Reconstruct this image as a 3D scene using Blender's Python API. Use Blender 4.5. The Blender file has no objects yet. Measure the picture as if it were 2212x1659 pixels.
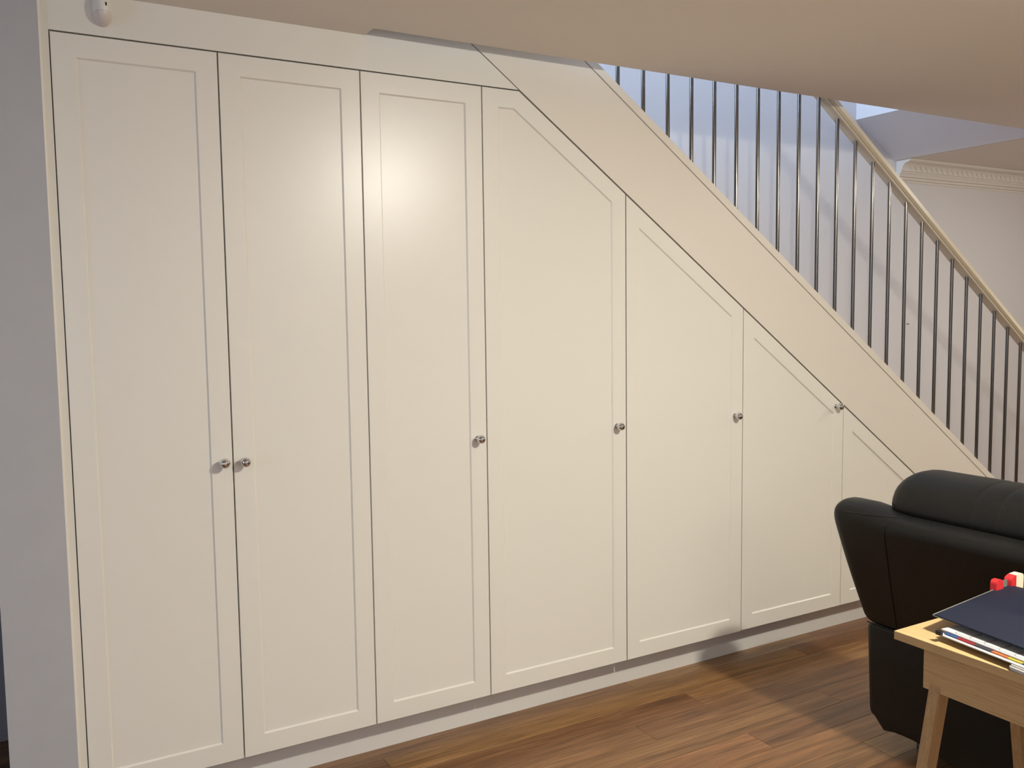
import bpy, bmesh, math, random
from mathutils import Vector, Matrix
random.seed(7)
S = bpy.context.scene
COL = S.collection

# ------------------------------------------------------------------ camera
YAW, PITCH, ROLL = 0.52036, -0.08091, -0.01334
CAM = Vector((-0.1589, -2.7917, 1.5162))
F = Vector((math.sin(YAW)*math.cos(PITCH), math.cos(YAW)*math.cos(PITCH), math.sin(PITCH)))
R0 = Vector((math.cos(YAW), -math.sin(YAW), 0)); U0 = R0.cross(F)
RR = R0*math.cos(ROLL) + U0*math.sin(ROLL)
UU = U0*math.cos(ROLL) - R0*math.sin(ROLL)
cam = bpy.data.cameras.new('camera'); co = bpy.data.objects.new('camera', cam); COL.objects.link(co)
cam.sensor_fit = 'HORIZONTAL'; cam.sensor_width = 36.0; cam.lens = 1924.1/2212*36.0
cam.clip_start = 0.02
M = Matrix((RR, UU, -F)).transposed().to_4x4(); M.translation = CAM
co.matrix_world = M
S.camera = co

# ------------------------------------------------------------------ exposure, world, lights
S.view_settings.view_transform = 'Standard'; S.view_settings.look = 'None'
S.view_settings.gamma = 1.0; S.view_settings.use_curve_mapping = False
S.view_settings.exposure = 0.0
w = bpy.data.worlds.new('sky'); S.world = w; w.use_nodes = True
bg = w.node_tree.nodes['Background']; bg.inputs[0].default_value = (0.62, 0.78, 1.0, 1); bg.inputs[1].default_value = 0.4

HC = 2.4117
FZ = -0.02      # floor level
def area(name, loc, size, power, color, direction, shape='RECTANGLE', size_y=None, spread=180):
    l = bpy.data.lights.new(name, 'AREA'); l.shape = shape; l.size = size
    if size_y: l.size_y = size_y
    l.energy = power; l.color = color; l.spread = math.radians(spread)
    o = bpy.data.objects.new(name, l); COL.objects.link(o); o.location = loc
    o.rotation_euler = Vector(direction).to_track_quat('-Z', 'Y').to_euler()
    return o
WARM = (1.0, 0.965, 0.85)
LAMPS = [(1.90, -2.35, 62, 55, .04), (5.0, -2.45, 17, 6, .04), (5.3, -0.95, 17, 14, .04), (-1.6, -4.2, 9, 8, .04), (1.9, -4.8, 10, 8, .04)]  # hall and rear entries are unseen fills added to brighten stair wall and room
for i, (lx, ly, pw, pd, lr) in enumerate(LAMPS):       # surface mounted globe lamps and the added fills, just under the ceiling
    l = bpy.data.lights.new('ceiling_or_fill_lamp', 'POINT'); l.energy = pw; l.color = WARM; l.shadow_soft_size = lr
    o = bpy.data.objects.new('ceiling_or_fill_lamp', l); COL.objects.link(o); o.location = (lx, ly, HC-.048)
    area('ceiling_or_fill_lamp_diffuser', (lx, ly, HC-.09), .12, pd, WARM, (0, 0, -1), 'DISK')
# daylight through the window behind the camera
area('window_daylight', (-0.55, -5.14, 1.55), 0.9, 14, (0.45, 0.68, 1.0), (0, 1, 0), size_y=1.1)
area('side_window_daylight', (-3.1, -1.8, 1.5), 1.2, 20, (0.50, 0.68, 1.0), (1, 0.1, 0), size_y=1.2)
# daylight of the upper floor window at the head of the stairs, and an added unseen fill from above
area('landing_window_daylight', (-0.12, 0.35, 3.45), 0.9, 86, (0.50, 0.70, 1.0), (1, 0, -0.12), size_y=1.3)
area('upstairs_fill', (2.3, 0.2, 4.95), 1.6, 52, (0.54, 0.72, 1.0), (0.1, 0, -1), size_y=1.0)

# ------------------------------------------------------------------ helpers
def mat(name, base, rough=0.5, metal=0.0, spec=0.5, bump=0.0, bscale=200, var=0.0, vscale=4, coat=0.0):
    m = bpy.data.materials.new(name); m.use_nodes = True
    nt = m.node_tree; b = nt.nodes['Principled BSDF']
    b.inputs['Base Color'].default_value = (*base, 1); b.inputs['Roughness'].default_value = rough
    b.inputs['Metallic'].default_value = metal; b.inputs['Specular IOR Level'].default_value = spec
    b.inputs['Coat Weight'].default_value = coat
    tc = nt.nodes.new('ShaderNodeTexCoord')
    if var > 0:
        n = nt.nodes.new('ShaderNodeTexNoise'); n.inputs['Scale'].default_value = vscale; n.inputs['Detail'].default_value = 4
        nt.links.new(tc.outputs['Object'], n.inputs['Vector'])
        mr = nt.nodes.new('ShaderNodeMapRange'); mr.inputs['From Min'].default_value = .3; mr.inputs['From Max'].default_value = .7
        mr.inputs['To Min'].default_value = 1-var; mr.inputs['To Max'].default_value = 1+var
        nt.links.new(n.outputs['Fac'], mr.inputs['Value'])
        mx = nt.nodes.new('ShaderNodeMix'); mx.data_type = 'RGBA'; mx.blend_type = 'MULTIPLY'; mx.inputs[0].default_value = 1
        mx.inputs[6].default_value = (*base, 1); nt.links.new(mr.outputs['Result'], mx.inputs[7])
        nt.links.new(mx.outputs[2], b.inputs['Base Color'])
    if bump > 0:
        n = nt.nodes.new('ShaderNodeTexNoise'); n.inputs['Scale'].default_value = bscale; n.inputs['Detail'].default_value = 3
        nt.links.new(tc.outputs['Object'], n.inputs['Vector'])
        bp = nt.nodes.new('ShaderNodeBump'); bp.inputs['Strength'].default_value = bump; bp.inputs['Distance'].default_value = 0.002
        nt.links.new(n.outputs['Fac'], bp.inputs['Height']); nt.links.new(bp.outputs['Normal'], b.inputs['Normal'])
    return m

def wood(name, c1, c2, c3, axis=0, scale=1.0, rough=0.4, tone=False, stretch=22, grain=0.35, bump=0.08):
    """grain stretched along one axis; optional per-piece tone from a colour attribute"""
    m = bpy.data.materials.new(name); m.use_nodes = True; nt = m.node_tree; b = nt.nodes['Principled BSDF']
    N = nt.nodes.new; L = nt.links.new
    tc = N('ShaderNodeTexCoord'); mp = N('ShaderNodeMapping')
    sc = [stretch*scale]*3; sc[axis] = 1.2*scale; mp.inputs['Scale'].default_value = sc
    L(tc.outputs['Object'], mp.inputs['Vector']); vec = mp.outputs['Vector']
    if tone:
        at = N('ShaderNodeAttribute'); at.attribute_name = 'tone'
        ad = N('ShaderNodeVectorMath'); ad.operation = 'MULTIPLY_ADD'
        L(at.outputs['Color'], ad.inputs[0]); ad.inputs[1].default_value = (37, 53, 71); L(vec, ad.inputs[2]); vec = ad.outputs[0]
    n1 = N('ShaderNodeTexNoise'); n1.inputs['Scale'].default_value = 1.0; n1.inputs['Detail'].default_value = 5; n1.inputs['Distortion'].default_value = .6
    L(vec, n1.inputs['Vector'])
    n2 = N('ShaderNodeTexNoise'); n2.inputs['Scale'].default_value = 5.0; n2.inputs['Detail'].default_value = 6
    L(vec, n2.inputs['Vector'])
    cr = N('ShaderNodeValToRGB'); e = cr.color_ramp.elements
    e[0].position = .3; e[0].color = (*c1, 1); e[1].position = .72; e[1].color = (*c3, 1)
    k = e.new(.5); k.color = (*c2, 1)
    L(n1.outputs['Fac'], cr.inputs['Fac'])
    mr = N('ShaderNodeMapRange'); mr.inputs['From Min'].default_value = .35; mr.inputs['From Max'].default_value = .65
    mr.inputs['To Min'].default_value = 1-grain; mr.inputs['To Max'].default_value = 1.08
    L(n2.outputs['Fac'], mr.inputs['Value'])
    mx = N('ShaderNodeMix'); mx.data_type = 'RGBA'; mx.blend_type = 'MULTIPLY'; mx.inputs[0].default_value = 1
    L(cr.outputs['Color'], mx.inputs[6]); L(mr.outputs['Result'], mx.inputs[7]); out = mx.outputs[2]
    if tone:
        sp = N('ShaderNodeSeparateColor'); L(at.outputs['Color'], sp.inputs[0])
        m2 = N('ShaderNodeMapRange'); m2.inputs['To Min'].default_value = .74; m2.inputs['To Max'].default_value = 1.22
        L(sp.outputs[0], m2.inputs['Value'])
        mx2 = N('ShaderNodeMix'); mx2.data_type = 'RGBA'; mx2.blend_type = 'MULTIPLY'; mx2.inputs[0].default_value = 1
        L(out, mx2.inputs[6]); L(m2.outputs['Result'], mx2.inputs[7])
        hs = N('ShaderNodeHueSaturation'); m3 = N('ShaderNodeMapRange'); m3.inputs['To Min'].default_value = .488; m3.inputs['To Max'].default_value = .508
        L(sp.outputs[1], m3.inputs['Value']); L(m3.outputs['Result'], hs.inputs['Hue']); L(mx2.outputs[2], hs.inputs['Color']); out = hs.outputs['Color']
    L(out, b.inputs['Base Color']); b.inputs['Roughness'].default_value = rough
    bp = N('ShaderNodeBump'); bp.inputs['Strength'].default_value = bump; bp.inputs['Distance'].default_value = .001
    L(n2.outputs['Fac'], bp.inputs['Height']); L(bp.outputs['Normal'], b.inputs['Normal'])
    return m

def obj(name, bm, m, parent=None, smooth=None, label=None, recalc=True):
    if recalc: bmesh.ops.recalc_face_normals(bm, faces=bm.faces)
    me = bpy.data.meshes.new(name); bm.to_mesh(me); bm.free()
    for x in (m if isinstance(m, (list, tuple)) else [m]): me.materials.append(x)
    if smooth is not None:
        for p in me.polygons: p.use_smooth = True
        me.set_sharp_from_angle(angle=math.radians(smooth))
    o = bpy.data.objects.new(name, me); COL.objects.link(o)
    if parent:
        o.parent = parent
        # children keep world coordinates: the thing's base is subtracted from the vertices
        base = Vector((0, 0, 0)); q = parent
        while q: base += q.location; q = q.parent
        me.transform(Matrix.Translation(-base))
    if label: o['label'] = label
    return o
def thing(name, label, cat, loc=(0, 0, 0), group=None):
    o = bpy.data.objects.new(name, None); COL.objects.link(o); o.location = loc; o.empty_display_size = .1
    tag(o, label, cat, group); return o
def tag(o, label, cat, group=None):
    o['label'] = label; o['category'] = cat
    if group: o['group'] = group
    return o
def struct(name, bm, m, parent=None, **k):
    o = obj(name, bm, m, parent, **k)
    if not parent: o['kind'] = 'structure'
    return o

def box(bm, a, b, bevel=0.0, seg=2, mi=0):
    x0, y0, z0 = a; x1, y1, z1 = b
    v = [bm.verts.new(p) for p in ((x0,y0,z0),(x1,y0,z0),(x1,y1,z0),(x0,y1,z0),(x0,y0,z1),(x1,y0,z1),(x1,y1,z1),(x0,y1,z1))]
    fs = [bm.faces.new([v[i] for i in f]) for f in ((0,3,2,1),(4,5,6,7),(0,1,5,4),(1,2,6,5),(2,3,7,6),(3,0,4,7))]
    for f in fs: f.material_index = mi
    if bevel:
        es = list({e for f in fs for e in f.edges})
        bmesh.ops.bevel(bm, geom=es, offset=bevel, segments=seg, affect='EDGES', profile=.5)
    return bm
def B(a, b, bevel=0.0, seg=2):
    return box(bmesh.new(), a, b, bevel, seg)
def prism_xz(bm, poly, y0, y1, bevel=0, mi=0):
    """polygon in x,z extruded from y0 to y1"""
    n = len(poly)
    a = [bm.verts.new((x, y0, z)) for x, z in poly]; b = [bm.verts.new((x, y1, z)) for x, z in poly]
    fs = [bm.faces.new(a), bm.faces.new(b[::-1])]
    for i in range(n): fs.append(bm.faces.new((a[i], b[i], b[(i+1) % n], a[(i+1) % n])))
    for f in fs: f.material_index = mi
    if bevel:
        es = list({e for f in fs for e in f.edges})
        bmesh.ops.bevel(bm, geom=es, offset=bevel, segments=2, affect='EDGES', profile=.5)
    return bm
def prism_ax(bm, poly, p0, p1, u, v):
    """polygon (a,b)-> a*u+b*v swept from p0 to p1"""
    p0, p1, u, v = map(Vector, (p0, p1, u, v)); n = len(poly)
    A = [bm.verts.new(p0+u*a+v*b) for a, b in poly]; Bv = [bm.verts.new(p1+u*a+v*b) for a, b in poly]
    bm.faces.new(A); bm.faces.new(Bv[::-1])
    for i in range(n): bm.faces.new((A[i], Bv[i], Bv[(i+1) % n], A[(i+1) % n]))
    return bm
def lathe(bm, prof, origin, axis, seg=24, mi=0):
    """prof: list of (r, h) ; revolve about axis from origin"""
    ax = Vector(axis).normalized(); o = Vector(origin)
    u = ax.orthogonal().normalized(); v = ax.cross(u)
    rings = []
    for r, h in prof:
        if r < 1e-6: rings.append([bm.verts.new(o+ax*h)])
        else: rings.append([bm.verts.new(o+ax*h+(u*math.cos(t)+v*math.sin(t))*r) for t in [2*math.pi*i/seg for i in range(seg)]])
    for A, C in zip(rings, rings[1:]):
        for i in range(seg):
            j = (i+1) % seg
            if len(A) == 1 and len(C) == 1: continue
            if len(A) == 1: f = bm.faces.new((A[0], C[i], C[j]))
            elif len(C) == 1: f = bm.faces.new((A[i], C[0], A[j]))
            else: f = bm.faces.new((A[i], C[i], C[j], A[j]))
            f.material_index = mi
    for R in (rings[0], rings[-1]):
        if len(R) > 1: bm.faces.new(R)
    return bm
def tube(bm, pts, r, seg=8):
    pts = [Vector(p) for p in pts]; rings = []
    for i, p in enumerate(pts):
        t = (pts[min(i+1, len(pts)-1)]-pts[max(i-1, 0)]).normalized()
        u = t.orthogonal().normalized() if i == 0 else (pu - t*pu.dot(t)).normalized()
        pu = u; v = t.cross(u)
        rings.append([bm.verts.new(p+(u*math.cos(a)+v*math.sin(a))*r) for a in [2*math.pi*k/seg for k in range(seg)]])
    for A, C in zip(rings, rings[1:]):
        for i in range(seg): bm.faces.new((A[i], C[i], C[(i+1) % seg], A[(i+1) % seg]))
    bm.faces.new(rings[0]); bm.faces.new(rings[-1][::-1]); return bm

# ------------------------------------------------------------------ materials
M_DOOR = mat('cream_satin_lacquer', (0.80, 0.765, 0.685), .315, spec=.5, bump=.02, bscale=60)
M_FASC = mat('cream_paint', (0.77, 0.74, 0.665), .42, bump=.03, bscale=120)
M_STRG = mat('stringer_paint', (0.77, 0.71, 0.62), .40, bump=.03, bscale=120)
M_KICK = mat('kickboard_laminate', (0.76, 0.73, 0.68), .4)
M_CARC = mat('carcass_board', (0.26, 0.23, 0.19), .6)  # board colour darkened to put shade into the gaps around the doors
M_CHROME = mat('polished_chrome', (0.62, 0.61, 0.60), .05, metal=1)
M_STEEL = mat('brushed_steel', (0.17, 0.155, 0.14), .20, metal=1)
M_RAIL = mat('handrail_paint', (0.68, 0.60, 0.46), .35)
M_WALL = mat('pale_grey_wall_paint', (0.70, 0.67, 0.67), .85, bump=.05, bscale=300)
M_NIB = mat('cool_grey_wall_paint', (0.45, 0.445, 0.455), .85, bump=.08, bscale=300, var=.02, vscale=9)
M_NIBEDGE = mat('white_corner_bead', (0.80, 0.75, 0.68), .5)
M_CEIL = mat('ceiling_paint', (0.86, 0.815, 0.745), .9, bump=.04, bscale=250)
M_CORN = mat('plaster_cornice', (0.76, 0.71, 0.66), .8)
M_DARK = mat('dark_opening_colour', (0.022, 0.020, 0.020), .5)  # near-black stand-in for the unlit opening at far left
M_PLANK = wood('hardwood_planks', (0.155, 0.072, 0.026), (0.245, 0.120, 0.045), (0.325, 0.170, 0.068), 0, 1.0, .33, tone=True)
M_SUB = mat('subfloor', (0.06, 0.035, 0.02), .8)
M_OAK = wood('pale_oak_veneer', (0.53, 0.35, 0.155), (0.58, 0.395, 0.185), (0.63, 0.435, 0.215), 1, 3.0, .42, stretch=45, grain=.14, bump=.03)
M_OAKV = wood('pale_oak_legs', (0.42, 0.265, 0.115), (0.47, 0.30, 0.135), (0.52, 0.34, 0.16), 2, 3.0, .45, stretch=45, grain=.12, bump=.03)
M_LEATH = mat('black_leather', (0.008, 0.008, 0.007), .42, spec=.33, bump=.25, bscale=420, var=.12, vscale=6)
M_SEAM = mat('leather_piping', (0.006, 0.006, 0.006), .6)
M_NAVY = mat('navy_binder_cover', (0.009, 0.012, 0.026), .6, spec=.2, bump=.06, bscale=500)
M_GREYEDGE = mat('grey_binder_edge', (0.17, 0.16, 0.14), .5)
M_PAPER = mat('shade_dimmed_paper', (0.58, 0.56, 0.52), .7)  # white dimmed so the colour carries the shade on the desk stack
M_INK = mat('grid_ink', (0.05, 0.045, 0.06), .6)
M_PLAST = mat('white_plastic', (0.80, 0.76, 0.70), .35)
M_LENS = mat('sensor_lens', (0.72, 0.64, 0.58), .3)
M_BLACK = mat('black_plastic', (0.012, 0.010, 0.012), .35)
M_RED = mat('red_plastic', (0.62, 0.03, 0.035), .35)
M_CREAMP = mat('cream_plastic', (0.80, 0.70, 0.52), .45)
M_BLUE = mat('blue_print', (0.04, 0.10, 0.28), .5)
M_REDP = mat('red_print', (0.35, 0.02, 0.03), .5)
M_YEL = mat('yellow_print', (0.55, 0.42, 0.05), .5)
M_ORG = mat('orange_print', (0.60, 0.16, 0.05), .5)
M_FRAME = mat('window_frame_paint', (0.8, 0.8, 0.78), .4)
M_GLASS = bpy.data.materials.new('window_glass'); M_GLASS.use_nodes = True
_b = M_GLASS.node_tree.nodes['Principled BSDF']; _b.inputs['Transmission Weight'].default_value = 1; _b.inputs['Roughness'].default_value = .02; _b.inputs['IOR'].default_value = 1.1

# ------------------------------------------------------------------ room shell
struct('floor', B((-3.3, -5.3, -0.14), (8.1, 1.0, FZ-0.019)), M_SUB)
FLOOR = bpy.data.objects['floor']
def plank_bm(bm, x0, x1, y0, y1, tone):
    g = .0005; h = random.uniform(-.00025, .0)
    lay = bm.loops.layers.float_color.get('tone') or bm.loops.layers.float_color.new('tone')
    n0 = len(bm.faces)
    z1 = h+FZ; z0 = FZ-.018; c = .0007
    lo = [(x0+g, y0+g), (x1-g, y0+g), (x1-g, y1-g), (x0+g, y1-g)]
    hi = [(x0+g+c, y0+g+c), (x1-g-c, y0+g+c), (x1-g-c, y1-g-c), (x0+g+c, y1-g-c)]
    A = [bm.verts.new((x, y, z0)) for x, y in lo]; Bq = [bm.verts.new((x, y, z1-c)) for x, y in lo]; Cq = [bm.verts.new((x, y, z1)) for x, y in hi]
    fs = [bm.faces.new(Cq)]
    for i in range(4):
        j = (i+1) % 4
        fs.append(bm.faces.new((A[i], A[j], Bq[j], Bq[i]))); fs.append(bm.faces.new((Bq[i], Bq[j], Cq[j], Cq[i])))
    for f in fs:
        for l in f.loops: l[lay] = (*tone, 1)
    return bm
def tone(): return (random.random(), random.random(), random.random())
W0 = 0.016; PW = 0.1293
known = {-1: [-.25, 1.99], 0: [.897, 2.862], 1: [.35, 2.13], 2: [-.1, 1.788], 3: [.6, 2.603], 4: [-.3, .78, 2.10], 5: [.2, 1.5, 3.1], 6: [.9, 2.4]}
ktone = {(0, 0): (.08, .3, .1), (-1, 1): (.55, .5, .3), (2, 1): (.72, .5, .6), (2, 0): (.42, .4, .2), (4, 1): (.38, .55, .8), (4, 2): (.9, .2, .4), (3, 1): (.5, .5, .9), (1, 1): (.32, .3, .5), (1, 2): (.75, .6, .2), (5, 2): (.85, .35, .1), (3, 2): (.62, .3, .7), (0, 2): (.2, .25, .4)}
stuff = bmesh.new(); stuff.loops.layers.float_color.new('tone')
row = -7
while True:
    y1 = W0 - PW*row; y0 = y1 - PW
    if y0 < -5.2: break
    js = [-3.2]
    if row in known:
        known[row] = [k+.02 for k in known[row]]
        while js[-1] < known[row][0]-1.9: js.append(js[-1]+random.uniform(.9, 1.6))
        if known[row][0]-js[-1] < .5 and len(js) > 1: js.pop()
        js += known[row]
    while js[-1] < 8.0: js.append(js[-1]+random.uniform(.8, 1.9))
    js[-1] = 8.0
    if js[-1]-js[-2] < .3: js.pop(-2)
    start = js.index(known[row][0]) if row in known else None
    for i in range(len(js)-1):
        t = tone()
        if row in known:
            t = ktone.get((row, i-start+1), t)
        if -1 <= row <= 13 and js[i+1] > -.6 and js[i] < 4.2:
            bm = bmesh.new(); plank_bm(bm, js[i], js[i+1], y0, y1, t)
            obj('plank', bm, M_PLANK, FLOOR, recalc=True)
        else: plank_bm(stuff, js[i], js[i+1], y0, y1, t)
    row += 1
o = obj('distant_planks', stuff, M_PLANK, FLOOR); o['kind'] = 'stuff'

XV0, XV1, YV = 0.9113, 4.68, -0.0765    # stair void in the ceiling
bm = bmesh.new()
SL = 2.72
box(bm, (-3.3, -5.3, HC), (XV0, 0.0, SL)); box(bm, (-.13, 0.0, HC), (XV0, .86, SL))
box(bm, (XV0, -5.3, HC), (XV1, YV, SL))
box(bm, (XV1, -5.3, HC), (8.1, 0.86, SL))
box(bm, (-3.3, 0.0, HC), (-0.13, 1.0, SL))
struct('ceiling', bm, M_CEIL)
struct('wall_back', B((-0.13, 0.86, FZ-.1), (8.1, 1.0, 5.1)), M_WALL)
struct('wall_far_left', B((-3.3, 0.86, FZ-.1), (-0.131, 1.0, HC)), M_WALL)
bm = bmesh.new(); box(bm, (-3.3, -5.3, FZ-.1), (-3.2, -2.45, HC)); box(bm, (-3.3, -1.15, FZ-.1), (-3.2, 1.0, HC))
box(bm, (-3.3, -2.45, FZ-.1), (-3.2, -1.15, .88)); box(bm, (-3.3, -2.45, 2.12), (-3.2, -1.15, HC))
struct('wall_left', bm, M_WALL)
struct('wall_right', B((8.0, -5.3, FZ-.1), (8.1, 1.0, HC)), M_WALL)
bm = bmesh.new(); box(bm, (-3.2, -5.3, FZ-.1), (-1.05, -5.2, HC)); box(bm, (-.05, -5.3, FZ-.1), (8.0, -5.2, HC))
box(bm, (-1.05, -5.3, FZ-.1), (-.05, -5.2, .95)); box(bm, (-1.05, -5.3, 2.15), (-.05, -5.2, HC))
struct('wall_front', bm, M_WALL)
def window(name, x0, x1, y0, y1, z0, z1, alongx):
    bm = bmesh.new(); t = .05
    if alongx:
        box(bm, (x0, y0, z0), (x0+t, y1, z1)); box(bm, (x1-t, y0, z0), (x1, y1, z1))
        box(bm, (x0+t, y0, z0), (x1-t, y1, z0+t)); box(bm, (x0+t, y0, z1-t), (x1-t, y1, z1))
    else:
        box(bm, (x0, y0, z0), (x1, y0+t, z1)); box(bm, (x0, y1-t, z0), (x1, y1, z1))
        box(bm, (x0, y0+t, z0), (x1, y1-t, z0+t)); box(bm, (x0, y0+t, z1-t), (x1, y1-t, z1))
    f = struct(name, bm, M_FRAME)
    xm, ym = (x0+x1)/2, (y0+y1)/2
    p = B((x0+t, ym-.003, z0+t), (x1-t, ym+.003, z1-t)) if alongx else B((xm-.003, y0+t, z0+t), (xm+.003, y1-t, z1-t))
    obj('pane', p, M_GLASS, f)
window('window_1', -1.05, -.05, -5.28, -5.22, .95, 2.15, True)
window('window_2', -3.28, -3.22, -2.45, -1.15, .88, 2.12, False)

# the wall end left of the wardrobe with its white corner bead
bm = B((-.197, -.014, FZ), (-.0265, .86, HC-.001)); struct('wall_end_left', bm, M_NIB)
bm = bmesh.new()
n = 6; r = .007
poly = [(-.0265, 0.02)] + [(-.0265+r*math.sin(a), -.0145+r-r*math.cos(a)) for a in [math.pi/2*i/n for i in range(n+1)]] + [(-.0195, 0.02)]
vb = [bm.verts.new((x, y, FZ)) for x, y in poly]; vt = [bm.verts.new((x, y, HC-.001)) for x, y in poly]
bm.faces.new(vb); bm.faces.new(vt[::-1])
for i in range(len(poly)): bm.faces.new((vb[i], vt[i], vt[(i+1) % len(poly)], vb[(i+1) % len(poly)]))
struct('trim_1', bm, M_NIBEDGE, smooth=40)
bm = B((-1.02, .10, FZ+.004), (-.225, .14, 2.04), .002); dr = struct('dark_opening_panel', bm, M_DARK)  # added dark panel standing in for the unlit space past the wall end
# upper floor around the stair void
bm = bmesh.new()
# raked soffit and the wall above it
prism_xz(bm, [(4.665, HC), (4.68, HC), (4.68, 5.0), (4.31, 5.0), (4.31, 2.624)], YV, .86)
struct('wall_stair_end', bm, M_WALL)
struct('wall_upper_left', B((-.3, -1.6, SL), (-.2, .86, 5.1)), M_WALL)
struct('wall_upper_front', B((-.2, -1.7, SL), (4.31, -1.6, 5.1)), M_WALL)
struct('ceiling_upper', B((-.3, -1.7, 5.0), (4.31, .86, 5.1)), M_CEIL)
struct('wall_upper_right', B((4.31, -1.7, SL), (4.41, YV, 5.1)), M_WALL)

# cornice along the wall behind the stairs, cut off at the stair void
prof = [(0, 0), (-.098, 0), (-.100, -.006), (-.094, -.012), (-.088, -.013)]
prof += [(-.086+.046*math.sin(t), -.016-.048*(1-math.cos(t))) for t in [math.pi/2*i/8 for i in range(9)]]
prof += [(-.034, -.068), (-.034, -.073), (-.026, -.082), (-.024, -.096), (-.014, -.099), (-.013, -.112), (-.004, -.116), (-.003, -.126), (0, -.128)]
bm = bmesh.new(); prism_ax(bm, prof, (4.682, .8598, HC-.0005), (7.99, .8598, HC-.0005), (0, 1, 0), (0, 0, 1))
cor = struct('trim_2', bm, M_CORN, smooth=35)
for i in range(60):     # leaf moulding along the cornice cove
    x = 4.74+i*.052
    bm = bmesh.new()
    prism_ax(bm, [(-.004, -.002), (.004, -.002), (.0015, .002), (-.0015, .002)], (x, .8072, HC-.034), (x+.042, .8218, HC-.066), (1, 0, 0), (0, -1, -.2))
    obj('leaf_moulding', bm, M_CORN, cor)

# ------------------------------------------------------------------ wardrobes under the stairs
G = .0042
XS = [0, .4453, .8907, 1.3352, 1.9567, 2.5751, 3.2063, 3.81]
ZT, ZB = 2.3, .1162; DA, DB = 3.3691, .7175
def clip_poly(x0, x1, zb, zt, a, b):
    xk = (a-zt)/b
    if x1 <= xk: return [(x0, zb), (x1, zb), (x1, zt), (x0, zt)]
    if x0 < xk: return [(x0, zb), (x1, zb), (x1, a-b*x1), (xk, zt), (x0, zt)]
    return [(x0, zb), (x1, zb), (x1, a-b*x1), (x0, a-b*x0)]
def inset(poly, d):
    n = len(poly); out = []
    for i in range(n):
        p0, p1, p2 = Vector(poly[i-1]), Vector(poly[i]), Vector(poly[(i+1) % n])
        e1 = (p1-p0).normalized(); e2 = (p2-p1).normalized()
        n1 = Vector((-e1.y, e1.x)); n2 = Vector((-e2.y, e2.x))
        k = 1+n1.dot(n2); out.append(tuple(p1+(n1+n2)*(d/k)))
    return out
def door_mesh(poly):
    bm = bmesh.new()
    rings = [(poly, .018), (poly, .0008), (inset(poly, .0008), 0.0), (inset(poly, .062), 0.0), (inset(poly, .0665), .0055)]
    R = [[bm.verts.new((x, y, z)) for x, z in pl] for pl, y in rings]
    n = len(poly)
    for A, C in zip(R, R[1:]):
        for i in range(n): bm.faces.new((A[i], A[(i+1) % n], C[(i+1) % n], C[i]))
    bm.faces.new(R[0][::-1])
    pv = [v.co.copy() for v in R[-1]]
    pan = bmesh.new(); A = [pan.verts.new(c) for c in pv]; Bq = [pan.verts.new(c+Vector((0, .003, 0))) for c in pv]
    pan.faces.new(A); pan.faces.new(Bq[::-1])
    for i in range(n): pan.faces.new((A[i], Bq[i], Bq[(i+1) % n], A[(i+1) % n]))
    return bm, pan
knobs = {0: (.4145, 1.067), 1: (.477, 1.065), 2: (1.2965, 1.068), 3: (1.9095, 1.067), 4: (2.5285, 1.064), 5: (3.1535, 1.064)}
labs = ['tall narrow cream wardrobe cabinet at far left, beside the grey wall end',
        'tall narrow cream cabinet whose door knob sits at its left edge',
        'tall narrow cream cabinet catching the lamp glare near its top, third from the left',
        'wide tall cream cabinet with only its top right corner cut at a slant',
        'cream cabinet with fully slanted top, the tallest of the slanted ones',
        'medium cream cabinet with slanted top and knob close under the stair panel',
        'lowest cream cabinet with slanted top, partly hidden behind the black leather armchair']
for i in range(7):
    x0, x1 = XS[i]+(G/2 if i else .001), XS[i+1]-G/2
    zb = ZB + (.0025 if i >= 5 else 0)
    t = thing('wardrobe_cabinet', labs[i], 'cabinet', ((x0+x1)/2, .3, 0), 'built-in cabinets under the stairs')
    poly = clip_poly(x0, x1, zb, ZT-.003, DA-.0062, DB)
    d, pan = door_mesh(poly)
    door = obj('door', d, M_DOOR, t)
    obj('recessed_panel', pan, M_DOOR, door)
    if i in knobs:
        kx, kz = knobs[i]
        k = bmesh.new()
        prof = [(0, 0), (.0100, 0), (.0100, .0015), (.007, .004), (.0052, .007), (.0050, .011), (.0062, .0140)]
        R = .0158; c = .0285
        a0 = math.asin(.0062/R)
        prof += [(R*math.sin(a), c-R*math.cos(a)) for a in [a0+(math.pi-a0)*j/14 for j in range(1, 14)]] + [(0, c+R)]
        lathe(k, prof, (kx, .0002, kz), (0, -1, 0), 28)
        obj('knob', k, M_CHROME, door, smooth=50, label='round chrome ball knob on a short stem')
    # carcass: sides, back, bottom and top boards behind the door
    bm = bmesh.new()
    zt = ZT+.01; s = .016
    cp = clip_poly(XS[i]+.0002, XS[i+1]-.0002, .1190, ZT+.008, DA-.01, DB)
    cpi = inset(cp, s)
    n = len(cp)
    A = [bm.verts.new((x, .0205, z)) for x, z in cp]; Bq = [bm.verts.new((x, .60, z)) for x, z in cp]
    Cq = [bm.verts.new((x, .0205, z)) for x, z in cpi]; Dq = [bm.verts.new((x, .58, z)) for x, z in cpi]
    for q in range(n):
        j = (q+1) % n
        bm.faces.new((A[q], Bq[q], Bq[j], A[j])); bm.faces.new((Cq[q], A[q], A[j], Cq[j])); bm.faces.new((Dq[q], Cq[q], Cq[j], Dq[j]))
    bm.faces.new(Bq); bm.faces.new(Dq[::-1])
    obj('body', bm, M_CARC, t)

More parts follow.
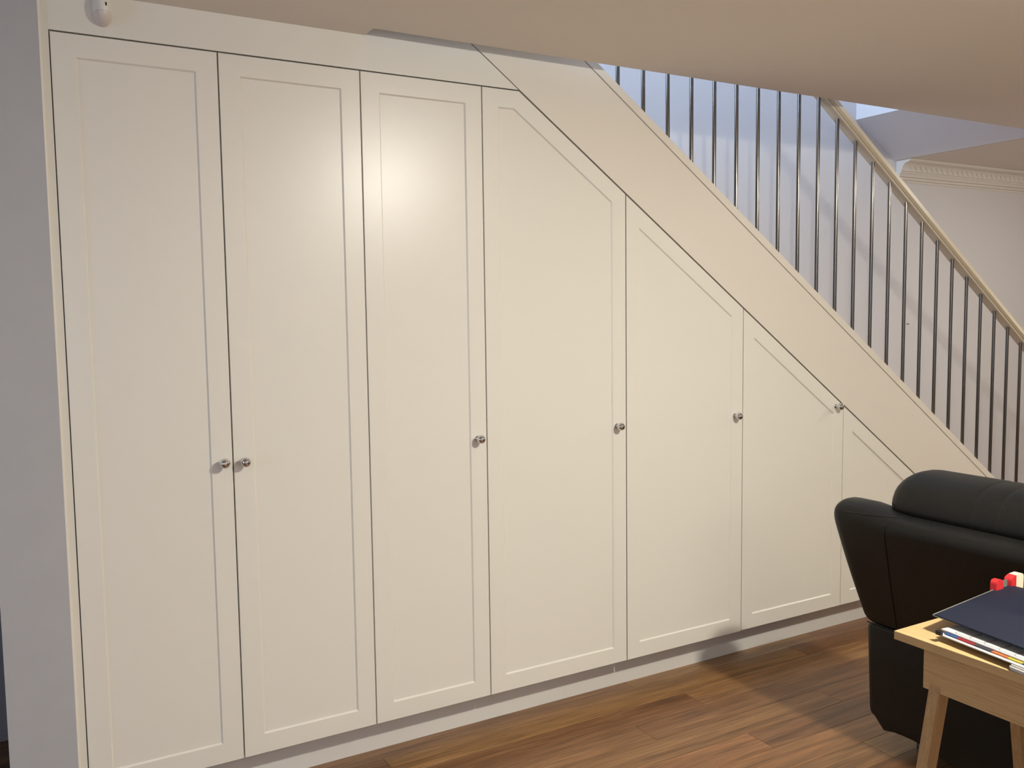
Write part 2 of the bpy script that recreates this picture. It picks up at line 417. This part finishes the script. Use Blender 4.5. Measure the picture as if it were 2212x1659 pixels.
# kickboard, filler strip, fascia
tag(obj('kickboard', B((-.019, .09, FZ), (4.55, .106, .1175)), M_KICK), 'long pale recessed kickboard running under all the cabinet doors', 'kickboard')
tag(obj('filler_strip', B((-.0192, 0.0, FZ), (-.0018, .018, HC-.0001)), M_FASC), 'thin vertical cream filler strip between grey wall end and leftmost door', 'panel')
def dx(z, a=DA, b=DB): return (a-z)/b
bm = prism_xz(bmesh.new(), [(-.00175, ZT+.0014), (dx(ZT)-.0062, ZT+.0014), (dx(2.7)-.0062, 2.7), (.9118, 2.7), (.9118, HC-.0001), (-.00175, HC-.0001)], 0, .018)
tag(obj('fascia_panel', bm, M_FASC), 'cream fascia panel above the tall cabinet doors, under the ceiling', 'panel')
bm = prism_xz(bmesh.new(), [(3.813, ZB), (dx(ZB)-.01, ZB), (3.813, DA-DB*3.813-.004)], 0, .018)
tag(obj('end_filler_panel', bm, M_FASC), 'small triangular cream filler panel low under the stairs, behind the armchair', 'panel')

# motion sensor
t = thing('motion_sensor', 'small white domed motion sensor high on the cream fascia at top left', 'sensor', (.135, 0, 2.34))
def sensor_body(z0, z1, rx, ry, cx=.135):
    bm = bmesh.new(); N = 18; rows = 6
    out = []
    for k in range(rows+1):
        z = z0+(z1-z0)*k/rows; f = .90+.10*math.sin(math.pi*min(k/rows+.25, 1))
        out.append([bm.verts.new((cx+rx*f*math.cos(a), -max(0.0002, ry*f*math.sin(a)), z)) for a in [math.pi*j/N for j in range(N+1)]])
    for A, C in zip(out, out[1:]):
        for j in range(N): bm.faces.new((A[j], A[j+1], C[j+1], C[j]))
        bm.faces.new((A[0], C[0], C[N], A[N]))
    bm.faces.new(out[0]); bm.faces.new(out[-1]); return bm
obj('housing', sensor_body(2.3605, 2.408, .026, .047), M_PLAST, t, smooth=50)
bm = bmesh.new(); N = 18; out = []
for k in range(9):
    a2 = math.pi/2*k/8; z = 2.360-.034*math.sin(a2); rr = math.cos(a2)
    if k == 8: rr = .12
    out.append([bm.verts.new((.135+.0255*rr*math.cos(a), -max(.0002, .046*rr*math.sin(a)), z)) for a in [math.pi*j/N for j in range(N+1)]])
for A, C in zip(out, out[1:]):
    for j in range(N): bm.faces.new((A[j], A[j+1], C[j+1], C[j]))
    bm.faces.new((A[0], C[0], C[N], A[N]))
bm.faces.new(out[0]); bm.faces.new(out[-1])
obj('lens_dome', bm, M_LENS, t, smooth=50)
obj('indicator_slot', B((.140, -.0485, 2.372), (.1435, -.0455, 2.381), .0008), M_BLACK, t, label='tiny black slot')

# ------------------------------------------------------------------ staircase
A2, B2, A3 = 3.7427, .7143, 3.7023
st = thing('staircase', 'cream painted staircase whose slanted side panel rises to the left over the cabinets', 'stairs', (4.9, .4, 0))
def slant(bm, lo, hi, bl, bh, y0, y1, zmin, zmax):
    return prism_xz(bm, [((lo-zmin)/bl, zmin), ((hi-zmin)/bh, zmin), ((hi-zmax)/bh, zmax), ((lo-zmax)/bl, zmax)], y0, y1)
obj('stringer_panel', slant(bmesh.new(), DA+.0015, A3-.0035, DB, B2, 0, .045, FZ+.001, 2.9), M_STRG, st)
bm = slant(bmesh.new(), A3, A2, B2, B2, -.0015, .075, FZ+.001, 2.9)
bmesh.ops.bevel(bm, geom=list(bm.edges), offset=.0015, segments=2, affect='EDGES')
obj('stringer_cap', bm, M_STRG, st)
bm = slant(bmesh.new(), A3-.006, A3+.002, B2, B2, .006, .04, FZ+.001, 2.9); obj('cap_groove_shade_strip', bm, M_CARC, st)  # dark strip added to draw the shade in the groove under the cap
M_TREAD = wood('stair_treads', (0.25, 0.105, 0.045), (0.41, 0.185, 0.082), (0.54, 0.27, 0.13), 1, 1.0, .35)
for k in range(1, 15):
    z = .18*k; xn = (3.60-z)/B2
    obj('tread', B((xn-.275, .078, z-.03), (xn+.01, .858, z), .004), M_TREAD, st)
    obj('riser', B((xn-.016, .078, z-.18 if k > 1 else FZ+.001), (xn, .858, z-.031)), M_STRG, st)
# balustrade
bl = thing('stair_balustrade', 'balustrade of slim steel rods under a cream handrail along the stair edge', 'railing', (4.9, .04, .2))
rz = 4.641
u = Vector((0, 1, 0)); dirv = Vector((1, 0, -B2))
def railprof(y0, y1, h0, h1, r=.004):
    return [(y0+r, h0), (y1-r, h0), (y1, h0+r), (y1, h1-r), (y1-r, h1), (y0+r, h1), (y0, h1-r), (y0, h0+r)]
xa, xb = 1.30, 5.6
def rail(bm, prof):
    return prism_ax(bm, prof, (xa, 0, rz-B2*xa), (xb, 0, rz-B2*xb), (0, 1, 0), (0, 0, 1))
bm = rail(bmesh.new(), railprof(.008, .070, .014, .056, .010))
obj('handrail', bm, M_RAIL, bl)
bm = rail(bmesh.new(), railprof(.020, .070, 0, .0138, .003))
obj('rail_base', bm, M_RAIL, bl)
first = None
x0b = 1.951
for i in range(-5, 28):
    x = x0b+.1233*i
    zb0 = A2-B2*x-.004; zt0 = rz-B2*x+.003
    if first is None:
        bm = lathe(bmesh.new(), [(.0082, 0), (.0082, zt0-zb0)], (0, 0, 0), (0, 0, 1), 20)
        first = obj('baluster', bm, M_STEEL, None, smooth=50); c = first
    else:
        c = first.copy(); COL.objects.link(c)
    c.parent = bl; c.location = Vector((x, .042, zb0))-bl.location

# small scuff and hook on the wall behind the stairs
tube_bm = tube(bmesh.new(), [(4.812, .8595, 1.407), (4.822, .8585, 1.4055), (4.832, .858, 1.4065), (4.838, .8585, 1.409)], .0022, 6)
tag(obj('wall_hook', tube_bm, M_BLACK), 'tiny dark hook on the lilac wall behind the stair rods', 'hook')

# ------------------------------------------------------------------ black leather armchair
ch = thing('leather_armchair', 'black leather reclining armchair seen from behind with padded headrest', 'armchair', (2.8, -1.3, 0))
def loft(profile_fn, ys, name, m, parent, smooth=60, label=None):
    bm = bmesh.new(); rings = []
    for y in ys:
        rings.append([bm.verts.new((x, y, z)) for x, z in profile_fn(y)])
    n = len(rings[0])
    for A, C in zip(rings, rings[1:]):
        for i in range(n): bm.faces.new((A[i], A[(i+1) % n], C[(i+1) % n], C[i]))
    bm.faces.new(rings[0]); bm.faces.new(rings[-1][::-1])
    return obj(name, bm, m, parent, smooth=smooth, label=label)
def rnd(pts, r, k=4):
    """round the corners of a closed polygon"""
    out = []; n = len(pts)
    for i in range(n):
        p0, p1, p2 = Vector(pts[i-1]), Vector(pts[i]), Vector(pts[(i+1) % n])
        rr = r[i] if isinstance(r, (list, tuple)) else r
        a = p1+(p0-p1).normalized()*min(rr, (p0-p1).length*.49); b = p1+(p2-p1).normalized()*min(rr, (p2-p1).length*.49)
        for j in range(k+1):
            t = j/k; out.append(tuple(a*(1-t)**2+p1*2*t*(1-t)+b*t*t))
    return out
def shrink(pts, s):
    cx = sum(p[0] for p in pts)/len(pts); cz = sum(p[1] for p in pts)/len(pts)
    return [(cx+(x-cx)*s, cz+(z-cz)*s) for x, z in pts]
Y0, Y1 = -.768, -1.83      # far and near ends of the chair
def ends(y0, y1, r, n=7, mid=26):
    ys = [y0-r*(1-math.cos(math.pi/2*i/n)) for i in range(n+1)]
    ys = sorted(set([y0-r*(1-math.sin(math.pi/2*(1-i/n))) for i in range(n+1)]))[::-1]
    m = [y0-r-(y0-y1-2*r)*i/mid for i in range(1, mid)]
    return ys + m + [-(-y1-(-y)+(-y0)) if False else (y0+y1-y) for y in ys[::-1]]
def endf(y, y0, y1, r):
    d = min(y0-y, y-y1)
    if d >= r: return 0.0
    return r-math.sqrt(max(0, r*r-(r-d)**2))    # inward offset
def inset_xz(pts, off):
    if off <= 0: return pts
    cx = sum(p[0] for p in pts)/len(pts); cz = sum(p[1] for p in pts)/len(pts)
    w = max(p[0] for p in pts)-min(p[0] for p in pts); h = max(p[1] for p in pts)-min(p[1] for p in pts)
    sx = 1-2*off/w; sz = 1-2*off/h
    return [(cx+(x-cx)*sx, cz+(z-cz)*sz) for x, z in pts]
# lower back of the base
def base_prof(y):
    t = (Y0-y)
    zb = .085-.04*min(1, max(0, t-.03)/.04) if t < .07 else .055+.012*math.sin((t-.07)*14)-.02*min(1, t/.4)
    zb = max(zb, .012)
    P = rnd([(2.425, zb), (2.405, .425), (3.10, .425), (3.10, zb)], [.02, .012, .04, .04])
    return inset_xz(P, endf(y, Y0, Y1, .03))
loft(base_prof, ends(Y0, Y1, .03), 'base', M_LEATH, ch)
def back_prof(y):
    t = Y0-y
    sag = .020*min(1, max(0, (t-.12)/.12))         # the top dips under the headrest
    zt = .882-sag
    P = rnd([(2.407, .428), (2.30, .645), (2.214, zt-.032), (2.258, zt), (2.36, zt-.005), (2.62, .428)], [.01, .25, .05, .04, .06, .02])
    return inset_xz(P, endf(y, Y0, Y1, .035))
loft(back_prof, ends(Y0, Y1, .035), 'backrest', M_LEATH, ch)
def head_prof_factory(y0, y1, r):
    def f(y):
        P = []
        for k in range(26):
            a = 2*math.pi*k/26; c, s = math.cos(a), math.sin(a)
            x = .135*math.copysign(abs(c)**.8, c); z = .084*math.copysign(abs(s)**.8, s)
            th = -.32; P.append((2.42+x*math.cos(th)-z*math.sin(th), .904+x*math.sin(th)*-.0+z*math.cos(th)*1.0))
        return inset_xz(P, endf(y, y0, y1, r))
    return f
loft(head_prof_factory(-.932, -1.262, .05), ends(-.932, -1.262, .05, mid=14), 'headrest', M_LEATH, ch)
loft(head_prof_factory(-1.258, -1.72, .05), ends(-1.258, -1.72, .05, mid=14), 'headrest', M_LEATH, ch)
loft(head_prof_factory(-1.2, -1.32, .004), [-1.20, -1.23, -1.26, -1.29, -1.32], 'headrest_core', M_LEATH, ch)
# seat and arms on the far side
obj('seat_cushion', B((2.60, -1.66, .40), (3.22, -.95, .52), .045, 4), M_LEATH, ch, smooth=60)
for ya, yb_ in ((-.785, -.94), (-1.82, -1.67)):
    obj('armrest', B((2.50, min(ya, yb_), .20), (3.14, max(ya, yb_), .585), .05, 4), M_LEATH, ch, smooth=60)
# piping seams
def piping(pts): return obj('piping', tube(bmesh.new(), pts, .0022, 6), M_SEAM, ch)
from mathutils.bvhtree import BVHTree
BACK = bpy.data.objects['backrest']
bvh = BVHTree.FromPolygons([v.co + ch.location for v in BACK.data.vertices], [tuple(p.vertices) for p in BACK.data.polygons])
def on_back(y, z):
    h = bvh.ray_cast(Vector((1.5, y, z)), Vector((1, 0, 0)))
    return (h[0] - Vector((.0006, 0, 0))) if h[0] else None
piping([(2.4045, y, .4265) for y in [Y0-.012-.98*i/12 for i in range(13)]])
pts = [on_back(-.901-.078*(i/16), .445+.385*i/16) for i in range(17)]
piping([p for p in pts if p])
pts = [on_back(Y0-.05-.20*i/12, .846+.012*i/12) for i in range(13)]
piping([p for p in pts if p])
for y in (-.90, -1.70):
    bm = lathe(bmesh.new(), [(.0, 0), (.022, 0), (.022, .012), (.014, .03), (.014, .105), (0, .105)], (2.56, y, FZ+.0005), (0, 0, 1), 16)
    obj('foot', bm, M_BLACK, ch, smooth=40)
    bm = lathe(bmesh.new(), [(.0, 0), (.022, 0), (.022, .012), (.014, .03), (.014, .105), (0, .105)], (3.02, y, FZ+.0005), (0, 0, 1), 16)
    obj('foot', bm, M_BLACK, ch, smooth=40)
obj('cable_loop', tube(bmesh.new(), [(2.455, -.955, .075), (2.445, -.965, .035), (2.445, -.985, .0), (2.46, -1.02, FZ+.006), (2.50, -1.05, FZ+.006)], .004, 8), M_BLACK, ch)

# ------------------------------------------------------------------ oak desk
TX0, TX1, TY0, TY1, TZ = 1.692, 2.165, -2.45, -1.417, .73
dk = thing('oak_desk', 'pale oak desk with splayed legs in front of the black armchair', 'desk', (1.92, -1.93, 0))
obj('tabletop', B((TX0, TY0, TZ-.021), (TX1, TY1, TZ), .0012, 2), M_OAK, dk)
bm = bmesh.new()
ax0, ax1, ay0, ay1 = TX0+.048, 2.089, TY0+.048, TY1-.048
az0, az1 = TZ-.136, TZ-.0212
for nm, a, b in (('apron', (ax0, ay0, az0), (ax0+.018, ay1, az1)), ('apron', (ax1-.018, ay0, az0), (ax1, ay1, az1)),
             ('apron', (ax0+.0182, ay1-.018, az0), (ax1-.0182, ay1, az1)), ('apron', (ax0+.0182, ay0, az0), (ax1-.0182, ay0+.018, az1))):
    obj('apron', B(a, b, .0008), M_OAK, dk)
bm.free()
def leg(xt, yt, sx, sy):
    """xt,yt: outer top corner; sx,sy: splay direction"""
    bm = bmesh.new(); zt = az1-.002-FZ; ws = .043; wd = .030; sp = .19
    w2 = .034; d2 = .026
    x_in = xt-sx*ws; y_in = yt-sy*wd
    top = [(xt, yt), (x_in, yt), (x_in, y_in), (xt, y_in)]
    dxl = sx*zt*sp; dyl = sy*zt*.02
    bot = [(xt+dxl, yt+dyl), (xt+dxl-sx*w2, yt+dyl), (xt+dxl-sx*w2, yt+dyl-sy*d2), (xt+dxl, yt+dyl-sy*d2)]
    A = [bm.verts.new((x, y, FZ+.0003)) for x, y in bot]; C = [bm.verts.new((x, y, zt+FZ)) for x, y in top]
    bm.faces.new(A); bm.faces.new(C[::-1])
    for i in range(4): bm.faces.new((A[i], C[i], C[(i+1) % 4], A[(i+1) % 4]))
    bmesh.ops.recalc_face_normals(bm, faces=bm.faces)
    bmesh.ops.bevel(bm, geom=list(bm.edges), offset=.0015, segments=2, affect='EDGES')
    return obj('leg', bm, M_OAKV, dk)
lx0 = ax0+.0185; lx1 = ax1-.0185
for X, s1 in ((lx0, -1), (lx1, 1)):
    for Y, s2 in ((ay1-.0185, 1), (ay0+.0185, -1)): leg(X, Y, s1, s2)

# ------------------------------------------------------------------ things on the desk
def slab(poly, z0, z1, m, name, parent=None, bevel=.0008, label=None):
    bm = bmesh.new()
    a = [bm.verts.new((x, y, z0)) for x, y in poly]; b = [bm.verts.new((x, y, z1)) for x, y in poly]
    bm.faces.new(a[::-1]); bm.faces.new(b); n = len(poly)
    for i in range(n): bm.faces.new((a[i], a[(i+1) % n], b[(i+1) % n], b[i]))
    if bevel: bmesh.ops.bevel(bm, geom=list(bm.edges), offset=bevel, segments=2, affect='EDGES')
    return obj(name, bm, m, parent, label=label)
def rect(corner, ang, w, l):
    """corner = far left corner; w along +x (rotated), l towards the camera (-y)"""
    c, s = math.cos(ang), math.sin(ang); ux = Vector((c, s)); uy = Vector((s, -c)); p = Vector(corner)
    return [tuple(p), tuple(p+uy*l), tuple(p+uy*l+ux*w), tuple(p+ux*w)]
z = TZ+.0006
# paper pad that carries the stack, set back from its far end
pr = thing('paper_pad', 'white rounded paper pad lowest in the stack on the oak desk', 'notepad', (1.85, -1.85, TZ))
slab(rect((1.692, -1.700), math.radians(-7), .30, .26), z, z+.013, M_PAPER, 'pad', pr, .004)
z1 = z+.0135
fo = thing('white_folder', 'white document folder lying above the paper pad, with black clip at its corner', 'folder', (1.85, -1.65, z1))
slab(rect((1.722, -1.512), math.radians(-7), .25, .40), z1, z1+.0025, M_PAPER, 'cover', fo, .0005)
slab(rect((1.7130, -1.5120), math.radians(-7), .0100, .014), z1+.0027, z1+.0125, M_BLACK, 'clip', fo, .0008, 'small black binding clip')
z2 = z1+.0028
mg = thing('magazine', 'colourful thin magazine with blue, red and yellow edge between white folder and planner', 'magazine', (1.87, -1.68, z2))
import itertools
a7 = math.radians(-7)
lens = [(0, .035, M_BLUE), (.035, .045, M_REDP), (.080, .045, M_INK), (.125, .04, M_ORG), (.165, .035, M_YEL), (.20, .05, M_BLUE), (.25, .07, M_REDP)]
cx0, cy0 = 1.730, -1.524
for s0, ln, mm in lens:
    px_ = cx0+math.sin(a7)*s0; py_ = cy0-math.cos(a7)*s0
    slab(rect((px_, py_), a7, .23, ln-.0003), z2, z2+.0035, mm, 'cover_band', mg, .0003)
z3 = z2+.004
pl = thing('planner', 'pale planner sheet printed with a grid of rounded boxes, under the navy binder', 'planner', (1.88, -1.66, z3))
slab(rect((1.7385, -1.5095), a7, .24, .39), z3, z3+.0035, M_PAPER, 'page_block', pl, .0006)
zz = z3+.0036
for k in range(9):
    s0 = .030+k*.038
    for side in range(2):
        px_ = 1.728+math.cos(a7)*(.016+.055*side)+math.sin(a7)*s0; py_ = -1.510+math.sin(a7)*(.016+.055*side)-math.cos(a7)*s0
        P = rect((px_, py_), a7, .052, .0355)
        inn = [Vector(p) for p in P]; cc = sum(inn, Vector((0, 0)))/4
        bm = bmesh.new(); q = [Vector(p) for p in rnd(P, .007, 3)]
        outr = [bm.verts.new((v.x, v.y, zz)) for v in q]
        inr = [bm.verts.new((v.x+(cc.x-v.x)*.07, v.y+(cc.y-v.y)*.07, zz+.0001)) for v in q]
        for i in range(len(q)): bm.faces.new((outr[i], outr[(i+1) % len(q)], inr[(i+1) % len(q)], inr[i]))
        obj('grid_box_outline', bm, M_INK, pl)
z4 = z3+.0045
bd = thing('binder', 'large navy blue binder lying on top of the stack on the oak desk', 'binder', (1.95, -1.6, z4))
def bq(zv): return
bpoly = [(1.768, -1.470), (1.735, -1.735), (1.735, -1.86), (2.115, -1.86), (2.150, -1.50), (2.146, -1.432), (2.136, -1.425)]
zb_, zt_ = .7675, .7695
slab(bpoly, zt_, zt_+.0022, M_NAVY, 'top_cover', bd, .0007)
gp = [(1.7655, -1.4685), (1.763, -1.505), (1.80, -1.50), (1.80, -1.472), (2.12, -1.432), (2.142, -1.4235), (2.136, -1.4215), (1.80, -1.4645)]
slab([(1.7655, -1.4685), (1.7620, -1.500), (1.790, -1.500), (1.790, -1.4665)], zt_-.0012, zt_-.0001, M_GREYEDGE, 'corner_guard', bd, 0)
obj('edge_binding', tube(bmesh.new(), [(1.7660, -1.4685, zt_+.0012), (1.95, -1.4462, zt_+.0012), (2.136, -1.4235, zt_+.0012)], .0016, 8), M_GREYEDGE, bd, label='thin grey edge binding')
slab([(1.80, -1.49), (1.775, -1.86), (2.11, -1.86), (2.13, -1.46)], z4+.0002, zt_-.0015, M_PAPER, 'page_block', bd, .0005)

# red things standing behind the binder
rc = thing('bookend', 'small red plastic bookend with a rounded top and thin grey plate behind the navy binder', 'bookend', (2.083, -1.432, TZ))
bm = prism_xz(bmesh.new(), rnd([(2.068, TZ+.001), (2.098, TZ+.001), (2.098, .798), (2.068, .798)], [.001, .001, .012, .012], 6), -1.441, -1.424)
obj('upright', bm, M_RED, rc, smooth=40)
obj('plate', B((2.0985, -1.4335, TZ+.001), (2.128, -1.4315, .790)), M_GREYEDGE, rc, label='thin grey plate')
rc = thing('pencil_case', 'red and cream pencil case standing behind the navy binder at the right edge', 'pencil case', (2.15, -1.425, TZ))
bm = prism_xz(bmesh.new(), rnd([(2.134, TZ+.001), (2.157, TZ+.001), (2.157, .7985), (2.136, .793)], [.001, .001, .001, .010], 6), -1.441, -1.420)
obj('red_end', bm, M_RED, rc, smooth=40)
bm = prism_xz(bmesh.new(), rnd([(2.1572, TZ+.001), (2.19, TZ+.001), (2.19, .800), (2.1572, .7985)], [.001, .001, .01, .001], 4), -1.441, -1.420)
obj('cream_body', bm, M_CREAMP, rc, smooth=40)
